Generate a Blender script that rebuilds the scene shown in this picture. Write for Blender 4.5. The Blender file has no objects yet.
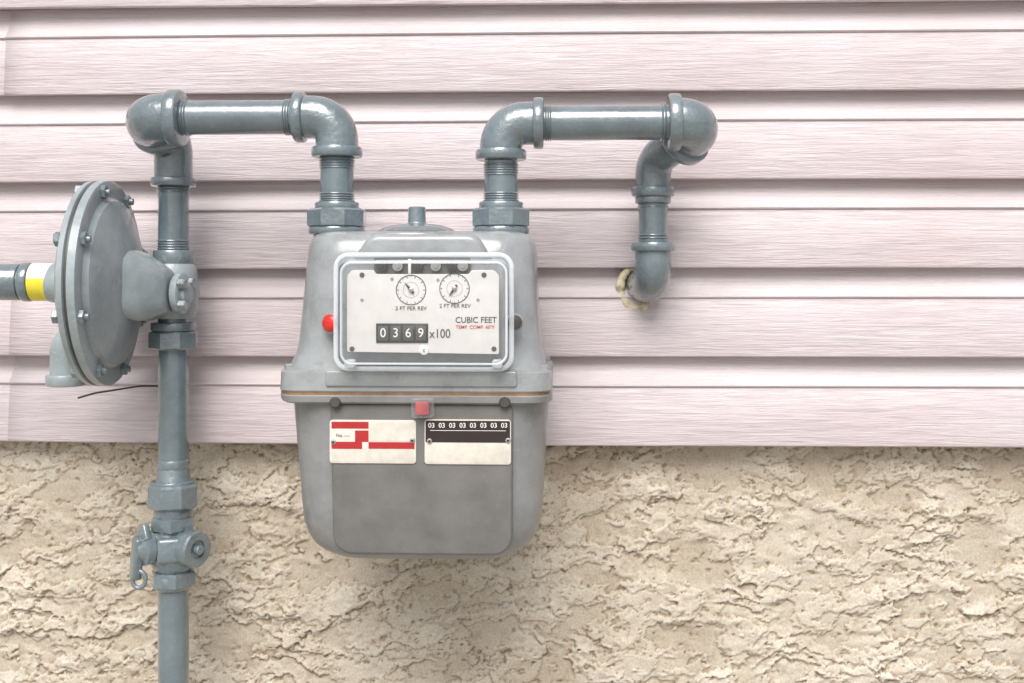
import bpy, bmesh, math, random
import numpy as np
from mathutils import Vector, Matrix
random.seed(4)
R_=math.radians
F=1100.0; D=1.1; YC=-(D+0.13); TH=R_(2.3); HZ=275.0; HC=0.75
CX=D*math.tan(TH)
def P(u,v,y):
    a=(u-512)/F; b=(HZ-v)/F
    dx=-math.sin(TH)+a*math.cos(TH); dy=math.cos(TH)+a*math.sin(TH)
    t=(y-YC)/dy
    return Vector((CX+dx*t,y,HC+b*t))
scene=bpy.context.scene
# ---------------------------------------------------------------- materials
def newmat(name):
    m=bpy.data.materials.new(name); m.use_nodes=True
    nt=m.node_tree; b=nt.nodes['Principled BSDF']
    return m,nt,b
def N(nt,t,**k):
    n=nt.nodes.new(t)
    for a,v in k.items():
        if a in n.inputs: n.inputs[a].default_value=v
        else: setattr(n,a,v)
    return n
def coords(nt,scale=(1,1,1)):
    tc=N(nt,'ShaderNodeNewGeometry'); mp=N(nt,'ShaderNodeMapping')
    mp.inputs['Scale'].default_value=scale
    nt.links.new(tc.outputs['Position'],mp.inputs['Vector']); return mp.outputs['Vector']
def noise(nt,vec,scale,detail=4,rough=.5,dist=0):
    n=N(nt,'ShaderNodeTexNoise'); n.inputs['Scale'].default_value=scale
    n.inputs['Detail'].default_value=detail; n.inputs['Roughness'].default_value=rough
    n.inputs['Distortion'].default_value=dist
    nt.links.new(vec,n.inputs['Vector']); return n.outputs['Fac']
def ramp(nt,fac,stops):
    r=N(nt,'ShaderNodeValToRGB'); e=r.color_ramp.elements
    while len(e)<len(stops): e.new(.5)
    for i,(p,c) in enumerate(stops):
        e[i].position=p; e[i].color=(c[0],c[1],c[2],1) if not isinstance(c,float) else (c,c,c,1)
    nt.links.new(fac,r.inputs['Fac']); return r.outputs['Color']
def mix(nt,fac,a,b,mode='MIX'):
    m=N(nt,'ShaderNodeMix'); m.data_type='RGBA'; m.blend_type=mode
    for s,v in ((m.inputs[0],fac),(m.inputs[6],a),(m.inputs[7],b)):
        if isinstance(v,(int,float)): s.default_value=v
        elif isinstance(v,tuple): s.default_value=(*v,1)
        else: nt.links.new(v,s)
    return m.outputs[2]
def bump(nt,b,h,strength,dist,prev=None):
    n=N(nt,'ShaderNodeBump'); n.inputs['Strength'].default_value=strength; n.inputs['Distance'].default_value=dist
    nt.links.new(h,n.inputs['Height'])
    if prev: nt.links.new(prev,n.inputs['Normal'])
    nt.links.new(n.outputs['Normal'],b.inputs['Normal']); return n.outputs['Normal']
def paint(name,col,rough=.35,grain=1.0,gs=900,coat=.3,dust=.35,spec=.5):
    m,nt,b=newmat(name); v=coords(nt)
    n1=noise(nt,v,28,5,.6); n2=noise(nt,v,260,3,.6)
    c1=ramp(nt,n1,[(.3,tuple(x*.80 for x in col)),(.7,tuple(x*1.16 for x in col))])
    f=ramp(nt,n2,[(.60,0.0),(.78,dust)])
    c2=mix(nt,f,c1,(min(1,col[0]*1.8),min(1,col[1]*1.68),min(1,col[2]*1.55)))
    nt.links.new(c2,b.inputs['Base Color'])
    r=ramp(nt,n1,[(.3,rough*.8),(.75,min(1,rough*1.35))]); nt.links.new(r,b.inputs['Roughness'])
    b.inputs['Coat Weight'].default_value=coat; b.inputs['Coat Roughness'].default_value=.1
    b.inputs['Specular IOR Level'].default_value=spec
    p=bump(nt,b,noise(nt,v,gs,3,.6),.28*grain,.0006)
    bump(nt,b,noise(nt,v,110,3,.5),.28*grain,.002,p)
    return m
M_pipe=paint('pipe_paint',(.130,.172,.190),.2,1.0,600,1,.45,spec=.8)
M_cast=paint('cast_fitting_paint',(.142,.184,.202),.24,2.2,380,1,.45,spec=.8)
M_reg=paint('regulator_paint',(.285,.33,.345),.34,1.1,520,.35)
M_body=paint('meter_body_paint',(.29,.305,.312),.30,.9,700,.5)
M_low=paint('meter_lower_paint',(.235,.24,.242),.38,.9,700,.3)
M_panel=paint('meter_panel_paint',(.150,.146,.140),.6,.5,900,.0,.2)
def flat(name,col,rough=.5,metal=0,var=.08):
    m,nt,b=newmat(name); v=coords(nt); n=noise(nt,v,90,4,.6)
    c=ramp(nt,n,[(.3,tuple(x*(1-var) for x in col)),(.7,tuple(min(1,x*(1+var)) for x in col))])
    nt.links.new(c,b.inputs['Base Color']); b.inputs['Roughness'].default_value=rough; b.inputs['Metallic'].default_value=metal
    return m
M_white=flat('index_plate_white',(.72,.69,.665),.45,0,.05)
M_cream=flat('label_cream',(.66,.62,.55),.45,0,.1)
M_red=flat('label_red',(.42,.02,.025),.45)
M_redp=flat('plug_red',(.62,.03,.025),.3)
M_seal=flat('seal_red',(.48,.05,.06),.35,0,.35)
M_black=flat('black_print',(.018,.016,.016),.5)
M_dark=flat('dark_mechanism',(.07,.065,.06),.4)
M_brown=flat('label_brown_black',(.028,.018,.016),.45)
M_ink=flat('ink_grey',(.05,.05,.055),.5)
M_redink=flat('ink_red',(.6,.08,.07),.5)
M_wink=flat('ink_white',(.8,.8,.76),.5)
M_gask=flat('gasket_brown',(.26,.14,.06),.7,0,.3)
M_yel=flat('sticker_yellow',(.80,.68,.05),.4)
M_wht=flat('sticker_white',(.8,.8,.78),.4)
M_screw=flat('screw_metal',(.42,.41,.39),.35,.7)
M_cable=flat('cable_black',(.03,.03,.03),.5)
M_foam=flat('sealant_foam',(.66,.58,.42),.9,0,.4)
def clear(name,tint,gl=.08,edge=.35,base=(.75,.78,.8)):
    m=bpy.data.materials.new(name); m.use_nodes=True; nt=m.node_tree; nt.nodes.clear()
    o=N(nt,'ShaderNodeOutputMaterial'); t=N(nt,'ShaderNodeBsdfTransparent'); g=N(nt,'ShaderNodeBsdfPrincipled')
    t.inputs['Color'].default_value=(*tint,1)
    g.inputs['Base Color'].default_value=(*base,1); g.inputs['Roughness'].default_value=.08
    lw=N(nt,'ShaderNodeLayerWeight'); lw.inputs['Blend'].default_value=.35
    mr=N(nt,'ShaderNodeMapRange'); mr.inputs['To Min'].default_value=gl; mr.inputs['To Max'].default_value=edge
    nt.links.new(lw.outputs['Facing'],mr.inputs['Value'])
    ms=N(nt,'ShaderNodeMixShader'); nt.links.new(mr.outputs[0],ms.inputs[0]); nt.links.new(t.outputs[0],ms.inputs[1]); nt.links.new(g.outputs[0],ms.inputs[2])
    nt.links.new(ms.outputs[0],o.inputs['Surface']); return m
M_clear=clear('clear_plastic',(.97,.98,.98),.07,.6)
def siding_mat():
    m,nt,b=newmat('vinyl_siding_woodgrain')
    v=coords(nt,(7,7,150)); n=noise(nt,v,2.2,6,.62,.9)
    v2=coords(nt,(1.2,1,14)); n2=noise(nt,v2,2.0,3,.5)
    v3=coords(nt,(30,30,420)); n3=noise(nt,v3,2,3,.6,.3)
    at=N(nt,'ShaderNodeAttribute'); at.attribute_name='smoothzone'
    c=ramp(nt,n,[(.28,(.485,.41,.43)),(.5,(.60,.53,.545)),(.75,(.69,.63,.64))])
    c=mix(nt,at.outputs['Fac'],c,(.62,.56,.57))
    c2=ramp(nt,n2,[(.3,(.94,.93,.95)),(.7,(1.0,1.0,1.0))])
    v4=coords(nt,(3,3,3)); n4=noise(nt,v4,1.3,4,.6)
    c3=ramp(nt,n4,[(.35,(.95,.93,.90)),(.6,(1.0,1.0,1.0))])
    c=mix(nt,1.0,c,c3,'MULTIPLY')
    nt.links.new(mix(nt,1.0,c,c2,'MULTIPLY'),b.inputs['Base Color'])
    b.inputs['Roughness'].default_value=.42; b.inputs['Specular IOR Level'].default_value=.5
    p=bump(nt,b,n,.7,.0017); bump(nt,b,n3,.4,.0009,p)
    return m
M_sid=siding_mat()
def stucco_mat():
    m,nt,b=newmat('stucco'); v=coords(nt)
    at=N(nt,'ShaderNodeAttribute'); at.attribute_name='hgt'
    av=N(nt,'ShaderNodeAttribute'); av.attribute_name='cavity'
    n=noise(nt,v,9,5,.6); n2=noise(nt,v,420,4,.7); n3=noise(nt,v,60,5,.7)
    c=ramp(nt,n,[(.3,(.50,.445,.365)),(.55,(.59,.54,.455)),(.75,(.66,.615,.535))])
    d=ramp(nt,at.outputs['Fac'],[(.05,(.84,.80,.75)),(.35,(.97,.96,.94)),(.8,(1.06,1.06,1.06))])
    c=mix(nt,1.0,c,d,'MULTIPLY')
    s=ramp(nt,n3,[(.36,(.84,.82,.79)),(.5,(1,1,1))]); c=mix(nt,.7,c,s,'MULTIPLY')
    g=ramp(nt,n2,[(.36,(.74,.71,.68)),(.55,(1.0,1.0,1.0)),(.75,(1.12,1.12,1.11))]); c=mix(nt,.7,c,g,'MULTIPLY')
    k=ramp(nt,av.outputs['Fac'],[(.52,(1,1,1)),(.74,(.70,.62,.55)),(1.0,(.48,.41,.35))]); c=mix(nt,.9,c,k,'MULTIPLY')  # ambient-occlusion shade painted into the stucco colour, darkest in the crevices
    nt.links.new(c,b.inputs['Base Color']); b.inputs['Roughness'].default_value=.92; b.inputs['Specular IOR Level'].default_value=.2
    p=bump(nt,b,n2,.45,.0012); bump(nt,b,n3,.28,.002,p)
    return m
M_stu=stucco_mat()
def ground_mat():
    m,nt,b=newmat('gravel_ground'); v=coords(nt)
    vo=N(nt,'ShaderNodeTexVoronoi'); vo.inputs['Scale'].default_value=60; nt.links.new(v,vo.inputs['Vector'])
    c=ramp(nt,vo.outputs['Color'],[(.1,(.25,.23,.2)),(.9,(.48,.45,.4))])
    nt.links.new(c,b.inputs['Base Color']); b.inputs['Roughness'].default_value=.9
    bump(nt,b,vo.outputs['Distance'],.8,.01); return m
M_gr=ground_mat()
# ---------------------------------------------------------------- mesh helpers
def empty(name,loc=(0,0,0)):
    e=bpy.data.objects.new(name,None); e.empty_display_size=.05; e.location=loc
    scene.collection.objects.link(e); return e
def link(name,me,mat,parent,sharp=38):
    me.update()
    if sharp is not None:
        me.polygons.foreach_set('use_smooth',[True]*len(me.polygons)); me.set_sharp_from_angle(angle=R_(sharp))
    o=bpy.data.objects.new(name,me); scene.collection.objects.link(o)
    if mat: me.materials.append(mat)
    if parent:
        o.parent=parent; o.matrix_parent_inverse=Matrix.Translation(parent.location).inverted()
    return o
def mk(name,vs,fs,mat,parent,sharp=38):
    me=bpy.data.meshes.new(name); me.from_pydata([tuple(v) for v in vs],[],fs)
    bm=bmesh.new(); bm.from_mesh(me); bmesh.ops.recalc_face_normals(bm,faces=bm.faces); bm.to_mesh(me); bm.free()
    return link(name,me,mat,parent,sharp)
def frame(ax,ref=None):
    ax=Vector(ax).normalized()
    r=Vector(ref) if ref else (Vector((0,0,1)) if abs(ax.z)<.9 else Vector((0,1,0)))
    a=ax.cross(r).normalized(); b=ax.cross(a).normalized(); return ax,a,b
def lathe(name,prof,org,ax,mat,parent,seg=48,sx=1,sy=1,rot=0,sharp=38,ref=None):
    ax,a,b=frame(ax,ref); vs=[];fs=[]; org=Vector(org)
    for t,r in prof:
        for i in range(seg):
            th=2*math.pi*i/seg+rot
            vs.append(org+ax*t+a*(r*sx*math.cos(th))+b*(r*sy*math.sin(th)))
    n=len(prof)
    for j in range(n-1):
        for i in range(seg):
            k=(i+1)%seg; fs.append((j*seg+i,j*seg+k,(j+1)*seg+k,(j+1)*seg+i))
    fs.append(tuple(range(seg))[::-1]); fs.append(tuple((n-1)*seg+i for i in range(seg)))
    return mk(name,vs,fs,mat,parent,sharp)
def band(name,org,ax,L,R,mat,parent,bv=.002,seg=48,rot=0):
    return lathe(name,[(0,R-bv*1.3),(bv*.3,R-bv*.4),(bv,R),(L-bv,R),(L-bv*.3,R-bv*.4),(L,R-bv*1.3)],org,ax,mat,parent,seg,rot=rot)
def hexn(name,org,ax,L,R,mat,parent,rot=0,seg=6):
    return lathe(name,[(0,R*.9),(L*.1,R),(L*.9,R),(L,R*.9)],org,ax,mat,parent,seg,rot=rot,sharp=20)
def threads(name,org,ax,L,r,mat,parent,pitch=.0022):
    n=max(2,int(L/pitch)); pr=[(0,r)]
    for i in range(n):
        pr+=[((i+.2)*L/n,r+.0007),((i+.5)*L/n,r+.0009),((i+.8)*L/n,r-.0010),((i+1)*L/n-1e-5,r-.0006)]
    return lathe(name,pr,org,ax,mat,parent,40,sharp=60)
def arcpath(pts,fr,n=10):
    out=[Vector(pts[0])]
    for i in range(1,len(pts)-1):
        p,c,q=Vector(pts[i-1]),Vector(pts[i]),Vector(pts[i+1])
        d1=(p-c).normalized(); d2=(q-c).normalized(); ang=d1.angle(d2)
        t=fr/math.tan(ang/2); t=min(t,(p-c).length*.98,(q-c).length*.98); rr=t*math.tan(ang/2)
        cen=c+(d1+d2).normalized()*(rr/math.sin(ang/2)); s=c+d1*t; e=c+d2*t
        v1=(s-cen).normalized(); v2=(e-cen).normalized()
        for k in range(n+1): out.append(cen+v1.slerp(v2,k/n)*rr)
    out.append(Vector(pts[-1])); return out
def tube(name,pts,r,mat,parent,fr=.02,seg=40,n=10,rf=None):
    path=arcpath(pts,fr,n) if len(pts)>2 else [Vector(p) for p in pts]
    clean=[path[0]]
    for p in path[1:]:
        if (p-clean[-1]).length>1e-5: clean.append(p)
    path=clean; m=len(path); T=[]
    for i in range(m):
        T.append((path[min(i+1,m-1)]-path[max(i-1,0)]).normalized())
    _,a,b=frame(T[0]); vs=[];fs=[]
    for i in range(m):
        if i:
            q=T[i-1].rotation_difference(T[i]); a=q@a; b=q@b
        rr=rf(i/(m-1))*r if rf else r
        for k in range(seg):
            th=2*math.pi*k/seg; vs.append(path[i]+a*rr*math.cos(th)+b*rr*math.sin(th))
    for j in range(m-1):
        for i in range(seg):
            k=(i+1)%seg; fs.append((j*seg+i,j*seg+k,(j+1)*seg+k,(j+1)*seg+i))
    fs.append(tuple(range(seg))[::-1]); fs.append(tuple((m-1)*seg+i for i in range(seg)))
    return mk(name,vs,fs,mat,parent,50)
def rbox(name,c,s,bv,mat,parent,rot=None,seg=3):
    bm=bmesh.new(); bmesh.ops.create_cube(bm,size=1)
    for v in bm.verts: v.co=Vector((v.co.x*s[0],v.co.y*s[1],v.co.z*s[2]))
    bmesh.ops.bevel(bm,geom=list(bm.edges),offset=bv,segments=seg,affect='EDGES',profile=.5)
    M=Matrix.Translation(Vector(c))@(rot.to_4x4() if rot else Matrix())
    bm.transform(M); me=bpy.data.meshes.new(name); bm.to_mesh(me); bm.free()
    return link(name,me,mat,parent)
def prism(name,out,yb,yf,bv,mat,parent,seg=3):
    bm=bmesh.new(); n=len(out)
    A=[bm.verts.new((x,yb,z)) for x,z in out]; B=[bm.verts.new((x,yf,z)) for x,z in out]
    bm.faces.new(A); f=bm.faces.new(B[::-1])
    for i in range(n): bm.faces.new((A[i],B[i],B[(i+1)%n],A[(i+1)%n]))
    bmesh.ops.recalc_face_normals(bm,faces=bm.faces)
    if bv>0: bmesh.ops.bevel(bm,geom=list(f.edges),offset=bv,segments=seg,affect='EDGES',profile=.5)
    me=bpy.data.meshes.new(name); bm.to_mesh(me); bm.free()
    return link(name,me,mat,parent)
def rr(x0,x1,z0,z1,r,n=6):
    o=[]
    for cx,cz,a0 in ((x1-r,z1-r,0),(x0+r,z1-r,90),(x0+r,z0+r,180),(x1-r,z0+r,270)):
        for k in range(n+1):
            a=R_(a0+90*k/n); o.append((cx+r*math.cos(a),cz+r*math.sin(a)))
    return o
def plate(name,u0,u1,v0,v1,yf,th,rad,mat,parent,bv=.0004):
    a=P((u0+u1)/2,v0,yf); b=P((u0+u1)/2,v1,yf); x0=P(u0,v0,yf).x; x1=P(u1,v0,yf).x
    return prism(name,rr(x0,x1,b.z,a.z,rad) if rad else [(x1,a.z),(x0,a.z),(x0,b.z),(x1,b.z)],yf+th,yf,bv,mat,parent,2)
def text(name,s,u,v,y,h,mat,parent,rot=0,wide=1.0,align='CENTER',bold=0):
    c=bpy.data.curves.new(name,'FONT'); c.body=s; c.size=h; c.align_x=align; c.align_y='CENTER'; c.extrude=.0001; c.offset=bold
    o=bpy.data.objects.new(name,c); scene.collection.objects.link(o)
    bpy.context.view_layer.update()
    me=bpy.data.meshes.new_from_object(o.evaluated_get(bpy.context.evaluated_depsgraph_get()))
    bpy.data.objects.remove(o)
    p=P(u,v,y); M=Matrix.Translation(p)@Matrix.Rotation(R_(90),4,'X')@Matrix.Rotation(R_(rot),4,'Z')@Matrix.Diagonal((wide,1,1,1))
    me.transform(M); me.name=name; me.materials.clear()
    return link(name,me,mat,parent,None)
def loft(name,secs,mat,parent,nc=8,sharp=45):
    vs=[];fs=[];L=4*(nc+1)
    for z,x0,x1,yb,yf,rad in secs:
        rad=min(rad,(x1-x0)*.49,(yb-yf)*.49)
        for x,y in rr(x0,x1,yf,yb,rad,nc): vs.append((x,y,z))
    for j in range(len(secs)-1):
        for i in range(L):
            k=(i+1)%L; fs.append((j*L+i,j*L+k,(j+1)*L+k,(j+1)*L+i))
    fs.append(tuple(range(L))); fs.append(tuple((len(secs)-1)*L+i for i in range(L)))
    return mk(name,vs,fs,mat,parent,sharp)
# ---------------------------------------------------------------- ground
g=20
mk('ground',[(-g,-g,0),(g,-g,0),(g,g,0),(-g,g,0)],[(0,1,2,3)],M_gr,None,None)
# ---------------------------------------------------------------- siding wall
wall=empty('vinyl_siding_wall',(0,0,.6))
YL=-.014
zb=P(512,444,YL).z; pitch=88*(YL-YC)/F
def course(name,x0,x1,z0,off):
    fl=pitch*.665
    prof=[(.012,.0045),(-.009,.0008),(-.0130,.0),(-.0145,.0010),(-.0150,.0035),(-.0128,fl*.5),(-.0102,fl-.0025),(-.0094,fl-.0012),(-.0096,fl-.0006),(-.0118,fl+.0002),(-.0124,fl+.0010),(-.0120,fl+.0020)]
    sm=[0]*7+[.3,.6,1,1,1]
    for k in range(1,11):
        t=k/10; prof.append((-.0120+.0150*math.sin(t*math.pi/2), fl+.0020+(pitch-fl+.003)*(t**1.3))); sm.append(1)
    xs=list(np.arange(x0,x1,.03))+[x1]; vs=[];fs=[];n=len(prof)
    for i,x in enumerate(xs):
        w=.0006*math.sin(x*5.1+z0*31)+.0004*math.sin(x*13+z0*17)
        for y,z in prof: vs.append((x,y-off+w,z0+z+.0007*math.sin(x*3.3+z0*9)))
    for i in range(len(xs)-1):
        for j in range(n-1): fs.append((i*n+j,(i+1)*n+j,(i+1)*n+j+1,i*n+j+1))
    me=bpy.data.meshes.new(name); me.from_pydata(vs,[],fs)
    at=me.attributes.new('smoothzone','FLOAT','POINT'); at.data.foreach_set('value',sm*len(xs))
    o=link(name,me,M_sid,wall,30)
    s=o.modifiers.new('thickness','SOLIDIFY'); s.thickness=.0011; s.offset=0
    return o
seam={0:P(9,400,YL).x,1:P(11,310,YL).x,4:P(5,90,YL).x}
rnd=random.Random(3)
for k in range(20):
    z0=zb+k*pitch
    sx=seam.get(k, -1.6+rnd.random()*.5)
    course('siding_panel',-3,sx+.02,z0,0); course('siding_panel',sx,3,z0,.0022)
rbox('sheathing_board',(0,.06,zb+pitch*10),(6,.08,pitch*20),.002,M_sid,wall)
# ---------------------------------------------------------------- stucco
def perlin(x,y,seed):
    rs=np.random.RandomState(seed); n=256; g=rs.rand(n,n)*2*np.pi; gx,gy=np.cos(g),np.sin(g)
    xi=np.floor(x).astype(int); yi=np.floor(y).astype(int); xf=x-xi; yf=y-yi
    def d(i,j):
        a=(xi+i)%n; b=(yi+j)%n; return gx[a,b]*(xf-i)+gy[a,b]*(yf-j)
    u=xf**3*(xf*(xf*6-15)+10); w=yf**3*(yf*(yf*6-15)+10)
    return (d(0,0)*(1-u)+d(1,0)*u)*(1-w)+(d(0,1)*(1-u)+d(1,1)*u)*w
def fbm(x,y,seed,o=4,g=.5):
    s=0;a=1
    for i in range(o): s=s+a*perlin(x*2**i+17.3*i,y*2**i+5.1*i,seed+i); a*=g
    return s
def sst(a,b,x):
    t=np.clip((x-a)/(b-a),0,1); return t*t*(3-2*t)
xs=np.concatenate([np.arange(-3,-.72,.012),np.arange(-.72,.72,.0014),np.arange(.72,3.01,.012)])
ztop=zb+.03; zs=np.concatenate([np.arange(-.02,.28,.006),np.arange(.28,ztop,.0013)])
X,Z=np.meshgrid(xs,zs,indexing='ij')
rag=fbm(X*70,Z*75,5,4,.65)
def saw(g,w=.06,p=1.0):
    f=g-np.floor(g)
    return sst(0,w,f)*np.clip((1-f)/(1-w),0,1)**p
g1=Z*9+fbm(X*5,Z*8,60,5,.55)*1.7+rag*.15
g2=Z*17+X*3+fbm(X*9+3,Z*13,70,5,.55)*2.0+rag*.26
g3=Z*18-X*12+fbm(X*9+9,Z*12,80,5,.55)*2.2+rag*.30
A1=sst(-.02,.24,fbm(X*8,Z*13,90,3)); A2=sst(.03,.28,fbm(X*10+7,Z*17,95,3)); A3=sst(.08,.30,fbm(X*12+2,Z*17,97,3))
H=.0038*A1*saw(g1,.025,1.6)+.0032*A2*saw(g2,.04,1.5)+.0026*A3*saw(g3,.04,1.5)
n_=fbm((X+rag*.006)*11,(Z+rag*.006)*25,20,5,.55)
H+=.0018*sst(.02,.040,n_)+.0015*sst(.24,.255,n_)
pn=fbm(X*70,Z*85,131,3,.5); H-=.0015*sst(.36,.52,pn)
H+=fbm(X*4,Z*6,3,3)*.0026+fbm(X*60,Z*80,31,4,.6)*.00055
H+=perlin(X*330,Z*330,50)*.00020
H-=.0026
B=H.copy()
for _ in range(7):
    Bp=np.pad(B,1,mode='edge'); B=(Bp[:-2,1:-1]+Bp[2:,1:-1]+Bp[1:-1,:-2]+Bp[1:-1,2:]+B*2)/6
cav=np.clip(.5+(B-H)/.0016*.5,0,1)  # occlusion mask for the painted crevice shade
Y=.012-H
co=np.stack([X,Y,Z],-1).reshape(-1,3); nx,nz=X.shape
idx=np.arange(nx*nz).reshape(nx,nz)
q=np.stack([idx[:-1,:-1],idx[1:,:-1],idx[1:,1:],idx[:-1,1:]],-1).reshape(-1,4)
me=bpy.data.meshes.new('stucco_foundation_wall')
me.vertices.add(len(co)); me.vertices.foreach_set('co',co.ravel().astype(np.float32))
me.loops.add(q.size); me.loops.foreach_set('vertex_index',q.ravel().astype(np.int32))
me.polygons.add(len(q)); me.polygons.foreach_set('loop_start',np.arange(0,q.size,4,dtype=np.int32))
me.polygons.foreach_set('use_smooth',np.ones(len(q),dtype=bool))
me.update(calc_edges=True); me.validate()
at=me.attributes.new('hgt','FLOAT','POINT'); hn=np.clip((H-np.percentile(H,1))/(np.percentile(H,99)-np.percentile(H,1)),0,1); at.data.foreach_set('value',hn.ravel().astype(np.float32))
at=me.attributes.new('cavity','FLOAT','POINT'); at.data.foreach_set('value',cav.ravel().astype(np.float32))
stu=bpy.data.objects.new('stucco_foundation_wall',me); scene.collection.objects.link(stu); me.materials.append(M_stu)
# ---------------------------------------------------------------- pipes
def elbow(nm,a,c,b,r,par,R=.0,ba=True,bb=True,bl=.011,mat=M_cast):
    a,c,b=Vector(a),Vector(c),Vector(b)
    tube(nm,[a,c,b],r,mat,par,fr=R or .024,seg=44,n=12)
    if ba: band(nm+'_collar',a+(a-c).normalized()*.001,(c-a),bl,r+.0042,mat,par,.0025)
    if bb: band(nm+'_collar',b+(b-c).normalized()*.001,(c-b),bl,r+.0042,mat,par,.0025)
up=Vector((0,0,1)); rt=Vector((1,0,0)); bk=Vector((0,1,0))
yA=-.13; PR=.0172; ER=.0215
inlet=empty('gas_inlet_pipe',P(172,600,-.07))
C1=P(337,117,yA); C2=P(147,117,yA); C2.z=C1.z
elbow('elbow',C1-rt*.042,C1,C1-up*.040,ER,inlet)
band('sleeve',C1-rt*.0425,-rt,.003,PR+.0012,M_pipe,inlet,.001)
tube('top_pipe',[C1-rt*.035,C2+rt*.035],PR,M_pipe,inlet)
threads('pipe_thread',C1-rt*.043,-rt,.010,PR+.0004,M_pipe,inlet)
def nipple(C,par):
    z0=C.z-.038; zt=P(337,205,yA).z
    tube('nipple',[Vector((C.x,C.y,z0)),Vector((C.x,C.y,zt-.02))],PR*.98,M_pipe,par)
    threads('pipe_thread',Vector((C.x,C.y,z0-.003)),-up,.012,PR,M_pipe,par)
    threads('pipe_thread',Vector((C.x,C.y,zt+.012)),-up,.012,PR,M_pipe,par)
    band('nipple_collar',Vector((C.x,C.y,zt+.003)),-up,.010,PR+.005,M_cast,par,.002)
    hexn('swivel_nut',Vector((C.x,C.y,zt-.004)),-up,.019,.0305,M_cast,par,rot=.35,seg=8)
    band('swivel_ring',Vector((C.x,C.y,zt-.022)),-up,.008,.0285,M_cast,par,.002)
    lathe('meter_spud',[(0,.024),(.01,.023),(.03,.026)],Vector((C.x,C.y,zt-.028)),-up,M_cast,par)
nipple(C1,inlet)
C3=P(173.5,136,-.072)
xv,yv=C3.x,C3.y
C2b=C2+rt*-.008
threads('pipe_thread',C2+rt*.037,rt,.008,PR+.0004,M_pipe,inlet)
elbow('elbow',C2b+rt*.044,C2b,C2b+(C3-C2b).normalized()*.038,ER+.003,inlet,R=.020,bl=.014)
def V(v): return P(172,v,yv).z
def at_(v): return Vector((xv,yv,V(v)))
elbow('street_elbow',C3+(C2-C3).normalized()*.03,C3,at_(186),.0200,inlet,R=.026,ba=False,bl=.010)
tube('riser_pipe',[at_(180),Vector((xv,yv,-.02))],.0160,M_pipe,inlet)
threads('pipe_thread',at_(187),-up,.007,.0163,M_pipe,inlet)
threads('pipe_thread',at_(240),-up,.011,.0163,M_pipe,inlet)
band('coupling',at_(250),-up,V(250)-V(266),.0212,M_cast,inlet)
band('union_collar',at_(322),-up,V(322)-V(331),.0235,M_cast,inlet)
hexn('union_nut',at_(331),-up,V(331)-V(349),.0262,M_cast,inlet,rot=.2,seg=8)
band('lower_collar',at_(459),-up,V(459)-V(468),.0170,M_cast,inlet,.001)
lathe('reducer',[(0,.016),(.004,.0175),(.014,.018),(.02,.021)],at_(467),-up,M_cast,inlet)
hexn('insulating_union',at_(483),-up,V(483)-V(507),.0272,M_cast,inlet,rot=.15,seg=8)
band('union_ring',at_(480),-up,.006,.023,M_cast,inlet,.001)
band('union_ring',at_(507),-up,.010,.0205,M_cast,inlet,.001)
# outlet
outlet=empty('gas_outlet_pipe',P(650,285,-.04))
E1=P(506,120,yA)
xm=P(501,225,yA).x; E1.x=xm
E2=P(708,125,yA)
E1.z=P(600,123,yA).z; E2.z=E1.z
elbow('elbow',E1+rt*.042,E1,E1-up*.036,ER,outlet)
tube('top_pipe',[E1+rt*.035,E2-rt*.02],PR,M_pipe,outlet)
threads('pipe_thread',E1+rt*.042,rt,.009,PR+.0004,M_pipe,outlet)
threads('pipe_thread',E2-rt*.042,-rt,.006,PR+.0004,M_pipe,outlet)
nipple(E1,outlet)
E3=P(653,160,-.062)
dE=(E3-E2).normalized()
elbow('elbow',E2-rt*.039,E2,E2+dE*.042,ER+.003,outlet,R=.015,bl=.013)
def O(v): return Vector((E3.x,E3.y,P(652,v,E3.y).z))
elbow('street_elbow',E3-dE*.038,E3,O(196),.0190,outlet,R=.024,ba=False)
band('pipe_ring',O(196),-up,.008,.0190,M_cast,outlet,.0015)
tube('drop_pipe',[O(195),O(250)],.0155,M_pipe,outlet)
threads('pipe_thread',O(203),-up,.006,.0158,M_pipe,outlet)
threads('pipe_thread',O(234),-up,.006,.0158,M_pipe,outlet)
W0=P(641,287,.0); E4=O(284)
elbow('wall_elbow',O(243),E4,Vector((W0.x,.012,W0.z+.002)),.0195,outlet,R=.026,bb=False,bl=.010)
rs=random.Random(8); vs=[];fs=[];nu,nv=64,12
cen=P(638,287,-.009)
offs=[rs.uniform(.4,1.5) for _ in range(nu)]
for i in range(nu):
    a=2*math.pi*i/nu; o_=(offs[i]*1.4+offs[i-1]+offs[(i+1)%nu])/3.4
    for j in range(nv):
        b_=2*math.pi*j/nv; q_=.0215+.0052*o_*math.cos(b_)+rs.uniform(-.0008,.0008)
        vs.append((cen.x+q_*math.cos(a)*.90,cen.y-.0055*o_*math.sin(b_),cen.z+q_*math.sin(a)*1.06))
for i in range(nu):
    for j in range(nv):
        k=(i+1)%nu; l=(j+1)%nv; fs.append((i*nv+j,k*nv+j,k*nv+l,i*nv+l))
mk('wall_sealant',vs,fs,M_foam,outlet,70)
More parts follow.
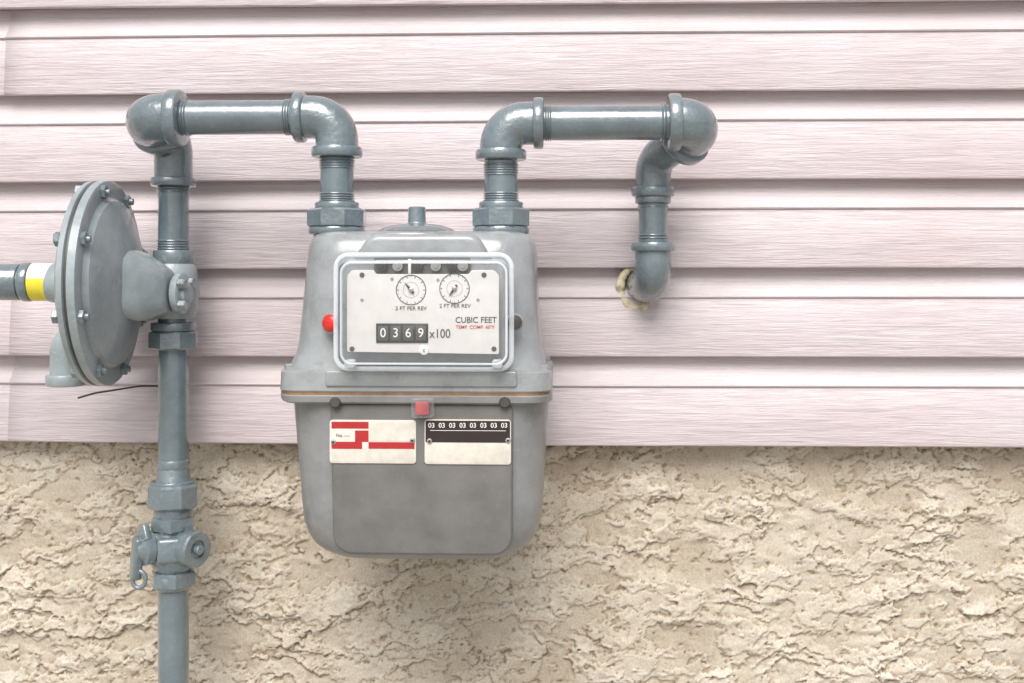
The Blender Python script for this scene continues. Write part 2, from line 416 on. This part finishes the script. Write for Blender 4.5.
# ---------------------------------------------------------------- shutoff valve
valve=empty('shutoff_valve',at_(545))
lathe('valve_body',[(0,.019),(.008,.0215),(.014,.0215),(.018,.018),(.022,.0225),(.034,.0265),(.046,.0265),(.056,.0215),(.060,.0185),(.064,.0215),(.076,.0215),(.08,.017)],at_(514),-up,M_cast,valve,40,sharp=50)
hexn('valve_hex',at_(516),-up,.014,.0245,M_cast,valve,rot=.3)
hexn('valve_hex',at_(570),-up,.016,.0245,M_cast,valve,rot=.1)
vc=at_(545); dv=Vector((.86,-.50,0)).normalized()
lathe('valve_cap',[(0,.017),(.022,.0185),(.026,.0195),(.036,.0195),(.038,.0175),(.038,.010),(.035,.009)],vc,dv,M_cast,valve,32)
lathe('cap_screw',[(.034,.005),(.041,.005),(.042,.004)],vc,dv,M_cast,valve,16)
dl=Vector((-.72,-.68,0)).normalized()
lathe('valve_stem',[(0,.015),(.024,.015),(.026,.018),(.034,.018),(.036,.013),(.042,.008)],vc+up*.002,dl,M_cast,valve,24)
rot=dl.to_track_quat('-Y','Z').to_matrix()
rbox('valve_lever',vc+dl*.036+Vector((-.004,0,-.008)),(.014,.010,.046),.003,M_cast,valve,rot@Matrix.Rotation(R_(12),3,'Y'))
rbox('lock_tab',vc+dl*.03+Vector((-.004,0,.014)),(.030,.007,.018),.002,M_cast,valve,rot@Matrix.Rotation(R_(-30),3,'Y'))
rbox('lock_tab',vc+dl*.03+Vector((-.008,0,.002)),(.022,.007,.014),.002,M_cast,valve,rot@Matrix.Rotation(R_(10),3,'Y'))
lw=vc+dl*.034+Vector((-.003,0,-.030))
tube('lock_ring',[lw+Vector((.007*math.cos(a),-.002,.009*math.sin(a))) for a in [k*math.pi/9 for k in range(19)]],.0024,M_cast,valve,fr=.0005,seg=10,n=2)
rbox('valve_boss',vc+Vector((.004,-.022,.0)),(.026,.014,.026),.004,M_cast,valve,Matrix.Rotation(R_(15),3,'Z'))
# ---------------------------------------------------------------- regulator
reg=empty('gas_regulator',P(100,283,-.13))
a_=R_(-4); ax=Vector((math.cos(a_),-math.sin(a_),0)); oc=P(107,283,-.13)
RR=.1035
lathe('diaphragm_flange',[(-.004,.03),(-.004,RR-.002),(-.003,RR),(0.0045,RR),(.0055,RR-.002),(.0055,RR-.017),(.011,RR-.020),(.018,.068),(.024,.045),(.027,.03),(.028,.0)],oc,ax,M_reg,reg,96,sharp=28)
lathe('diaphragm_gasket',[(-.0065,RR-.006),(-.0065,RR-.003),(-.004,RR-.003),(-.004,RR-.006)],oc,ax,M_dark,reg,96)
lathe('rear_cover',[(-.0065,RR-.002),(-.0075,RR),(-.0125,RR-.0005),(-.014,RR-.003),(-.015,RR-.014),(-.022,RR-.022),(-.030,.060),(-.034,.035),(-.037,.024),(-.055,.0195),(-.057,.019)],oc,ax,M_reg,reg,96,sharp=28)
_,fa,fb=frame(ax)
for i in range(8):
    th=2*math.pi*i/8+.33; c=oc+fa*(RR-.0085)*math.cos(th)+fb*(RR-.0085)*math.sin(th)
    hexn('flange_bolt',c+ax*.005,ax,.0050,.0072,M_cast,reg,rot=i)
    lathe('bolt_shank',[(0,.0035),(.0040,.0035),(.0045,.002)],c+ax*.0095,ax,M_cast,reg,12)
    hexn('flange_nut',c-ax*.0135,-ax,.006,.0072,M_cast,reg,rot=i*.7)
bo=oc+up*.001
lathe('spring_barrel',[(.045,.0185),(.071,.0185),(.0712,.0165),(.2,.0165),(.202,.0150)],bo,-ax,M_cast,reg,40)
st=lathe('sticker',[(.049,.0184),(.0491,.0190),(.0740,.0190),(.0741,.0184)],bo,-ax,M_yel,reg,64)
st.data.materials.append(M_wht)
for p in st.data.polygons:
    if p.center.z>bo.z+.0045: p.material_index=1
band('barrel_collar',bo-ax*.0745,-ax,.010,.0200,M_cast,reg)
band('barrel_collar',bo-ax*.086,-ax,.05,.0185,M_cast,reg,.001)
tube('vent_neck',[P(92,338,-.125),P(66,338,-.13),P(66,385,-.13)],.0155,M_reg,reg,fr=.014,seg=32)
band('vent_collar',P(66,374,-.13),-up,.0120,.0195,M_reg,reg,.002)
p0=oc+ax*.014; end=Vector((xv+.009,yv-.034,P(172,291,yv).z))
secs=[(0,.028,.024,.0),(.07,.037,.031,.0),(.2,.042,.0355,.001),(.42,.040,.035,.0),(.62,.033,.032,-.001),(.82,.025,.0265,0),(.95,.021,.023,0),(1,.018,.020,0)]
vs=[];fs=[];sg=48
for t,ry,rz,dz in secs:
    c=p0.lerp(end,t)+up*dz
    for k in range(sg):
        th=2*math.pi*k/sg; cs,sn=math.cos(th),math.sin(th); e=.66
        vs.append(c+Vector((0,1,0))*ry*math.copysign(abs(cs)**e,cs)+up*rz*math.copysign(abs(sn)**e,sn))
for j in range(len(secs)-1):
    for i in range(sg):
        k=(i+1)%sg; fs.append((j*sg+i,j*sg+k,(j+1)*sg+k,(j+1)*sg+i))
fs.append(tuple(range(sg))); fs.append(tuple((len(secs)-1)*sg+i for i in range(sg)))
mk('regulator_body',vs,fs,M_reg,reg,35)
lathe('regulator_port',[(0,.0215),(.004,.024),(.016,.0255),(.03,.027),(.044,.0255),(.054,.0235),(.058,.0215)],at_(264),-up,M_reg,reg,40)
fp=end+Vector((.004,.006,-.002)); d2=Vector((.995,-.08,0)).normalized()
lathe('port_flange',[(0,.019),(.002,.0205),(.0075,.0205),(.009,.0185)],fp,d2,M_reg,reg,32,sy=1.05)
lathe('port_cap',[(0,.013),(.013,.012),(.015,.009)],fp,d2,M_reg,reg,24)
for dy_,dz in ((-.014,.010),(-.013,-.012),(.012,.011)):
    hexn('port_bolt',fp+d2*.007+Vector((0,dy_,dz)),d2,.008,.0055,M_cast,reg)
# ---------------------------------------------------------------- meter
met=empty('gas_meter',P(420,395,-.13))
yr=-.17
def X(u,y=yr): return P(u,300,y).x
def Zm(v,y=yr): return P(420,v,y).z
yb=-.055
loS=[(397,294,549,-.207,.040),(440,297,546,-.2065,.042),(500,301,543,-.2045,.044),(520,303,541,-.204,.044),(533,307,537,-.202,.044),(543,313,530,-.1985,.042),(549,320,523,-.194,.040),(554,330,514,-.188,.036),(556,342,503,-.180,.03)]
loft('lower_case',[(Zm(v),X(a),X(b),yb+(0 if v<530 else (v-530)*.0006)*-1,yf,r) for v,a,b,yf,r in loS],M_low,met,10,50)
upS=[(370,291,548,-.208,.03),(362,293,546,-.206,.034),(352,297,543,-.204,.036),(340,299,541,-.203,.038),(300,302,538,-.2,.040),(255,305,536,-.194,.040),(244,306,535,-.191,.040),(238,308,532,-.187,.038),(234,312,528,-.182,.035),(232,318,522,-.176,.03),(231,326,514,-.17,.025)]
loft('upper_case',[(Zm(v),X(a),X(b),yb,yf,r) for v,a,b,yf,r in upS],M_body,met,10,50)
loft('upper_flange',[(Zm(v),X(a),X(b),yb+.004,yf,.022) for v,a,b,yf in [(367,291,548,-.212),(369,288,550,-.215),(386,287,551,-.2165),(387.5,288,549.5,-.2155)]],M_body,met,10,30)
loft('case_gasket',[(Zm(v),X(a),X(b),yb+.003,yf,.022) for v,a,b,yf in [(387.5,288.3,549.2,-.2152),(390.3,288.3,549.2,-.2152)]],M_gask,met,10,30)
loft('lower_flange',[(Zm(v),X(a),X(b),yb+.004,yf,.022) for v,a,b,yf in [(390.3,288,549.5,-.2155),(391.5,287.5,550,-.2165),(397,289,548.5,-.2160),(399,292,545,-.213)]],M_low,met,10,30)
for u in (294.5,544):
    for yy in (-.188,-.075):
        lathe('flange_lug',[(0,.007),(.002,.0085),(.026,.0085),(.029,.007)],Vector((X(u),yy,Zm(398))),up,M_body,met,24)
        hexn('flange_screw',Vector((X(u),yy,Zm(398)+.029)),up,.005,.0055,M_body,met)
yp=-.2105
def outl(pts,y): return [(P(u,v,y).x,P(420,v,y).z) for u,v in pts]
def rpoly(pts,y,r,n=6):
    q=[Vector((a,0,b)) for a,b in outl(pts,y)]; m=len(q); o=[]
    for i in range(m):
        p,c,s=q[i-1],q[i],q[(i+1)%m]; d1=(p-c).normalized(); d2_=(s-c).normalized()
        t=min(r,(p-c).length*.45,(s-c).length*.45)
        A=c+d1*t; B=c+d2_*t
        for k in range(n+1):
            w=k/n; z=A*(1-w)**2+c*2*w*(1-w)+B*w*w; o.append((z.x,z.z))
    return o
prism('front_panel',rpoly([(330,404),(513,404),(512,544),(500,555),(345,555),(333,544)],yp,.008),-.18,yp,.0025,M_panel,met)
prism('index_boss',rpoly([(341,372),(341,300),(350,262),(369,234),(477,234),(493,262),(505,300),(508,372)],-.212,.010),-.12,-.212,.006,M_body,met,4)
prism('index_base',rpoly([(325,371),(325,387),(517,387),(517,371)],-.2185,.003),-.19,-.2185,.0015,M_body,met)
tc=P(417,234,-.14)
lathe('top_cap',[(0,.040),(.004,.040),(.007,.036),(.0105,.026),(.012,.014),(.0125,.010),(.014,.009),(.028,.0085),(.029,.0075)],tc-up*.002,up,M_cast,met,48,sharp=30)
lathe('top_shoulder',[(0,.060),(.004,.058),(.006,.050)],tc-up*.005,up,M_body,met,48)
# index
yi=-.232
plate('index_mount',338,508,262,366,-.2165,.008,.008,M_body,met,.001)
plate('mechanism',374,470,258,345,-.224,.006,.001,M_dark,met)
for i,u in enumerate((382,398,418,436,452,463)):
    lathe('mechanism_gear',[(0,.0048),(.003,.0048),(.0031,.002),(.005,.002)],P(u,266,-.226),(0,-1,0),M_screw if i%2 else M_black,met,14)
plate('mechanism_bar',376,468,260,262,-.2285,.002,0,M_screw,met)
plate('mechanism_post',408,411,259,274,-.2292,.002,0,M_wht,met)
prism('index_plate',rpoly([(347,276),(352,270),(374,270),(376,274),(469,274),(471,270),(494,270),(499,275),(499,354),(347,352)],yi,.002),yi+.0015,yi,.0003,M_white,met)
yt=yi-.0004
for (u,v),pa in (((411,290),150),((454.5,288.5),255)):
    c=P(u,v,yt); n=64
    def ring(nm,r1,r2,mat):
        vs=[];fs=[]
        for i in range(n):
            a=2*math.pi*i/n
            vs+= [(c.x+r1*math.cos(a),c.y,c.z+r1*math.sin(a)),(c.x+r2*math.cos(a),c.y,c.z+r2*math.sin(a))]
        for i in range(n):
            k=(i+1)%n; fs.append((2*i,2*k,2*k+1,2*i+1))
        mk(nm,vs,fs,mat,met,None)
    ring('dial_ring',.01385,.0131,M_ink); ring('dial_inner_ring',.0072,.0070,M_ink)
    for i in range(20):
        a=2*math.pi*i/20; q1=.0118 if i%2 else .0110; q2=.0128; w=.00016 if i%2 else .00028
        d=Vector((math.cos(a),0,math.sin(a))); s=Vector((-math.sin(a),0,math.cos(a)))*w
        mk('dial_tick',[c+d*q1-s,c+d*q2-s,c+d*q2+s,c+d*q1+s],[(0,1,2,3)],M_ink,met,None)
    d=Vector((math.cos(R_(pa-20)),0,math.sin(R_(pa-20)))); s=Vector((-d.z,0,d.x)); f_=Vector((0,-.0012,0))
    mk('dial_pointer',[c+f_-d*.004-s*.0010,c+f_-d*.004+s*.0010,c+f_+d*.0030+s*.0011,c+f_+d*.0095,c+f_+d*.0030-s*.0011],[(0,1,2,3,4)],M_black,met,None)
    lathe('dial_hub',[(0,.0022),(.0016,.0022),(.002,.0015)],c,(0,-1,0),M_screw,met,20)
text('dial_text','2 FT PER REV',411,308.5,yt,.0050,M_ink,met)
text('dial_text','2 FT PER REV',455,306,yt,.0050,M_ink,met)
plate('counter_frame',376,428,323.5,343,yi-.0012,.0012,.0004,M_black,met)
for i,ch in enumerate('0369'):
    u=383+i*12.6
    plate('counter_wheel',u-5.2,u+5.2,326,340.5,yi-.0018,.0006,.0003,M_dark,met,.0002)
    text('counter_digit',ch,u,333.2,yi-.0021,.0118,M_wink,met,wide=.95,bold=.00005)
text('multiplier_text','x100',440,334,yt,.0115,M_ink,met,bold=.00003,wide=.84)
text('units_text','CUBIC FEET',476,320.2,yt,.0076,M_ink,met,bold=.00004,wide=.94)
text('red_text','TEMP. COMP. 60°F',475,327.2,yt,.0044,M_redink,met,bold=.00002)
lathe('plate_screw',[(0,.0045),(.0012,.0043),(.0018,.003)],P(424,350,yi),(0,-1,0),M_wht,met,20)
text('screw_mark','c',424,350,yi-.0021,.006,M_ink,met)
for u,v in ((362,275),(484,275),(352,349),(494,349)):
    lathe('plate_screw',[(0,.0024),(.001,.002)],P(u,v,yi),(0,-1,0),M_dark,met,16)
for u,v in ((392,279),(438,280),(478,300),(362,300)):
    lathe('rivet',[(0,.0016),(.0007,.0013)],P(u,v,yi),(0,-1,0),M_screw,met,12)
def cover():
    ys=[(-.2170,(336,511,256,369),.010),(-.2188,(336,511,256,369),.010),(-.2192,(339.5,508,259,366),.009),(-.2440,(343,504,261,362),.011),(-.2462,(343.7,503.3,261.7,361.3),.0105),(-.2475,(346,501,264,359),.0095)]
    vs=[];fs=[];n=6;L=4*(n+1)
    for y,(u0,u1,v0,v1),r in ys:
        for x,z in rr(P(u0,300,-.232).x,P(u1,300,-.232).x,P(424,v1,-.232).z,P(424,v0,-.232).z,r,n): vs.append((x,y,z))
    for j in range(len(ys)-1):
        for i in range(L):
            k=(i+1)%L; fs.append((j*L+i,j*L+k,(j+1)*L+k,(j+1)*L+i))
    fs.append(tuple((len(ys)-1)*L+i for i in range(L)))
    mk('index_cover',vs,fs,M_clear,met,25)
    def beadline(nm,u0,u1,v0,v1,y,r,rad):
        pts=[Vector((x,y,z)) for x,z in rr(P(u0,300,y).x,P(u1,300,y).x,P(424,v1,y).z,P(424,v0,y).z,r,8)]
        pts.append(pts[0])
        tube(nm,pts,rad,M_bead,met,fr=.0002,seg=10,n=2)
    beadline('cover_bead',336,511.5,255,369,-.2215,.012,.0024)
    beadline('cover_front_bead',341,506.5,262.5,364,-.2445,.010,.0011)
M_bead=clear('clear_plastic_edge',(.96,.98,1.0),.5,.95,(.86,.89,.93))
cover()
for u in (349,497):
    plate('cover_hinge',u-5,u+5,360,368,-.238,.012,.002,M_bead,met,.0008)
lathe('red_plug',[(0,.0082),(.004,.0082),(.006,.0065),(.007,.003)],P(332,323,-.213),(-.5,-1,0),M_redp,met,28)
lathe('red_plug_ring',[(0,.0102),(.003,.0102),(.004,.009)],P(332,323,-.2120),(-.5,-1,0),M_body,met,28)
lathe('dark_plug',[(0,.0065),(.005,.0065),(.006,.005)],P(514,322,-.2145),(.25,-1,0),M_dark,met,28)
lathe('plug_ring',[(0,.0085),(.003,.0085),(.004,.007)],P(514,322,-.2130),(.25,-1,0),M_body,met,28)
plate('seal_cup',411,433,399,418,-.2235,.010,.002,M_clear,met,.001)
plate('red_seal',415,429,402,415,-.2195,.006,.002,M_seal,met,.001)
for u in (336,505):
    lathe('case_bolt',[(0,.0055),(.004,.0055),(.006,.004)],P(u,402,-.212),(0,-1,0),M_dark,met,20)
yl=yp-.0012; y2=yl-.0003
plate('left_label',329.5,416,420,463.5,yl,.0014,.003,M_cream,met,.0004)
for r_ in ((331.5,368.5,421.8,428.5),(331.5,362,441.8,448.8),(368.5,414.5,442.2,448.8),(355,368.5,430.5,441.8)):
    plate('label_red_block',*r_,y2,.0002,0,M_red,met,0)
plate('label_white_window',369.5,414,422.5,441,y2,.0002,0,M_cream,met,0)
text('label_print','No. ----',343,435.5,y2,.0042,M_ink,met)
plate('right_label',424.5,511,419.5,464.5,yl,.0014,.003,M_cream,met,.0004)
plate('label_black_block',425.5,510,420.8,442.5,y2,.0002,.0012,M_brown,met,0)
for i in range(8): text('label_number','03',431.5+i*10.4,425.6,y2-.0003,.0062,M_wink,met,bold=.00006)
plate('label_line',430,506,430.4,430.9,y2-.0003,.0002,0,M_wink,met,0)
for u,v in ((333.5,442),(412.5,440.5),(429.5,441),(508,440.5)):
    lathe('label_screw',[(0,.0026),(.001,.0024),(.0014,.001)],P(u,v,yl),(0,-1,0),M_screw,met,16)
    lathe('label_screw_hole',[(0,.0012),(.0017,.0011)],P(u,v,yl),(0,-1,0),M_black,met,12)
# ---------------------------------------------------------------- cable
tube('thin_cable',[P(78,398,-.05),P(95,393,-.05),P(115,390,-.045),P(140,386,-.045),P(160,386,-.05)],.0011,M_cable,None,fr=.03,seg=10)
# ---------------------------------------------------------------- light
w=bpy.data.worlds.new('World'); scene.world=w; w.use_nodes=True; nt=w.node_tree
sk=nt.nodes.new('ShaderNodeTexSky'); sk.sky_type='NISHITA'; sk.sun_disc=False
EL=R_(50); AZ=R_(186)
sk.sun_elevation=EL; sk.sun_rotation=AZ; sk.dust_density=3; sk.air_density=1.0; sk.ozone_density=1
hs=nt.nodes.new('ShaderNodeHueSaturation'); hs.inputs['Saturation'].default_value=.4
nt.links.new(sk.outputs[0],hs.inputs['Color']); nt.links.new(hs.outputs[0],nt.nodes['Background'].inputs['Color'])
nt.nodes['Background'].inputs['Strength'].default_value=.15
sun=bpy.data.lights.new('sun','SUN'); sun.energy=3.2; sun.angle=R_(40); sun.color=(1,.97,.935)
so=bpy.data.objects.new('sun',sun); scene.collection.objects.link(so)
sd=Vector((math.sin(AZ)*math.cos(EL),math.cos(AZ)*math.cos(EL),math.sin(EL)))
so.rotation_euler=sd.to_track_quat('Z','Y').to_euler(); so.location=sd*3
# ---------------------------------------------------------------- camera
cam=bpy.data.cameras.new('camera'); co_=bpy.data.objects.new('camera',cam); scene.collection.objects.link(co_)
cam.sensor_width=36; cam.lens=F/1024*36; cam.shift_y=-(341.5-HZ)/1024
co_.location=(CX,YC,HC); co_.rotation_euler=(R_(90),0,TH); cam.clip_start=.02; cam.clip_end=200
scene.camera=co_
scene.view_settings.view_transform='Standard'; scene.view_settings.look='None'; scene.view_settings.exposure=0
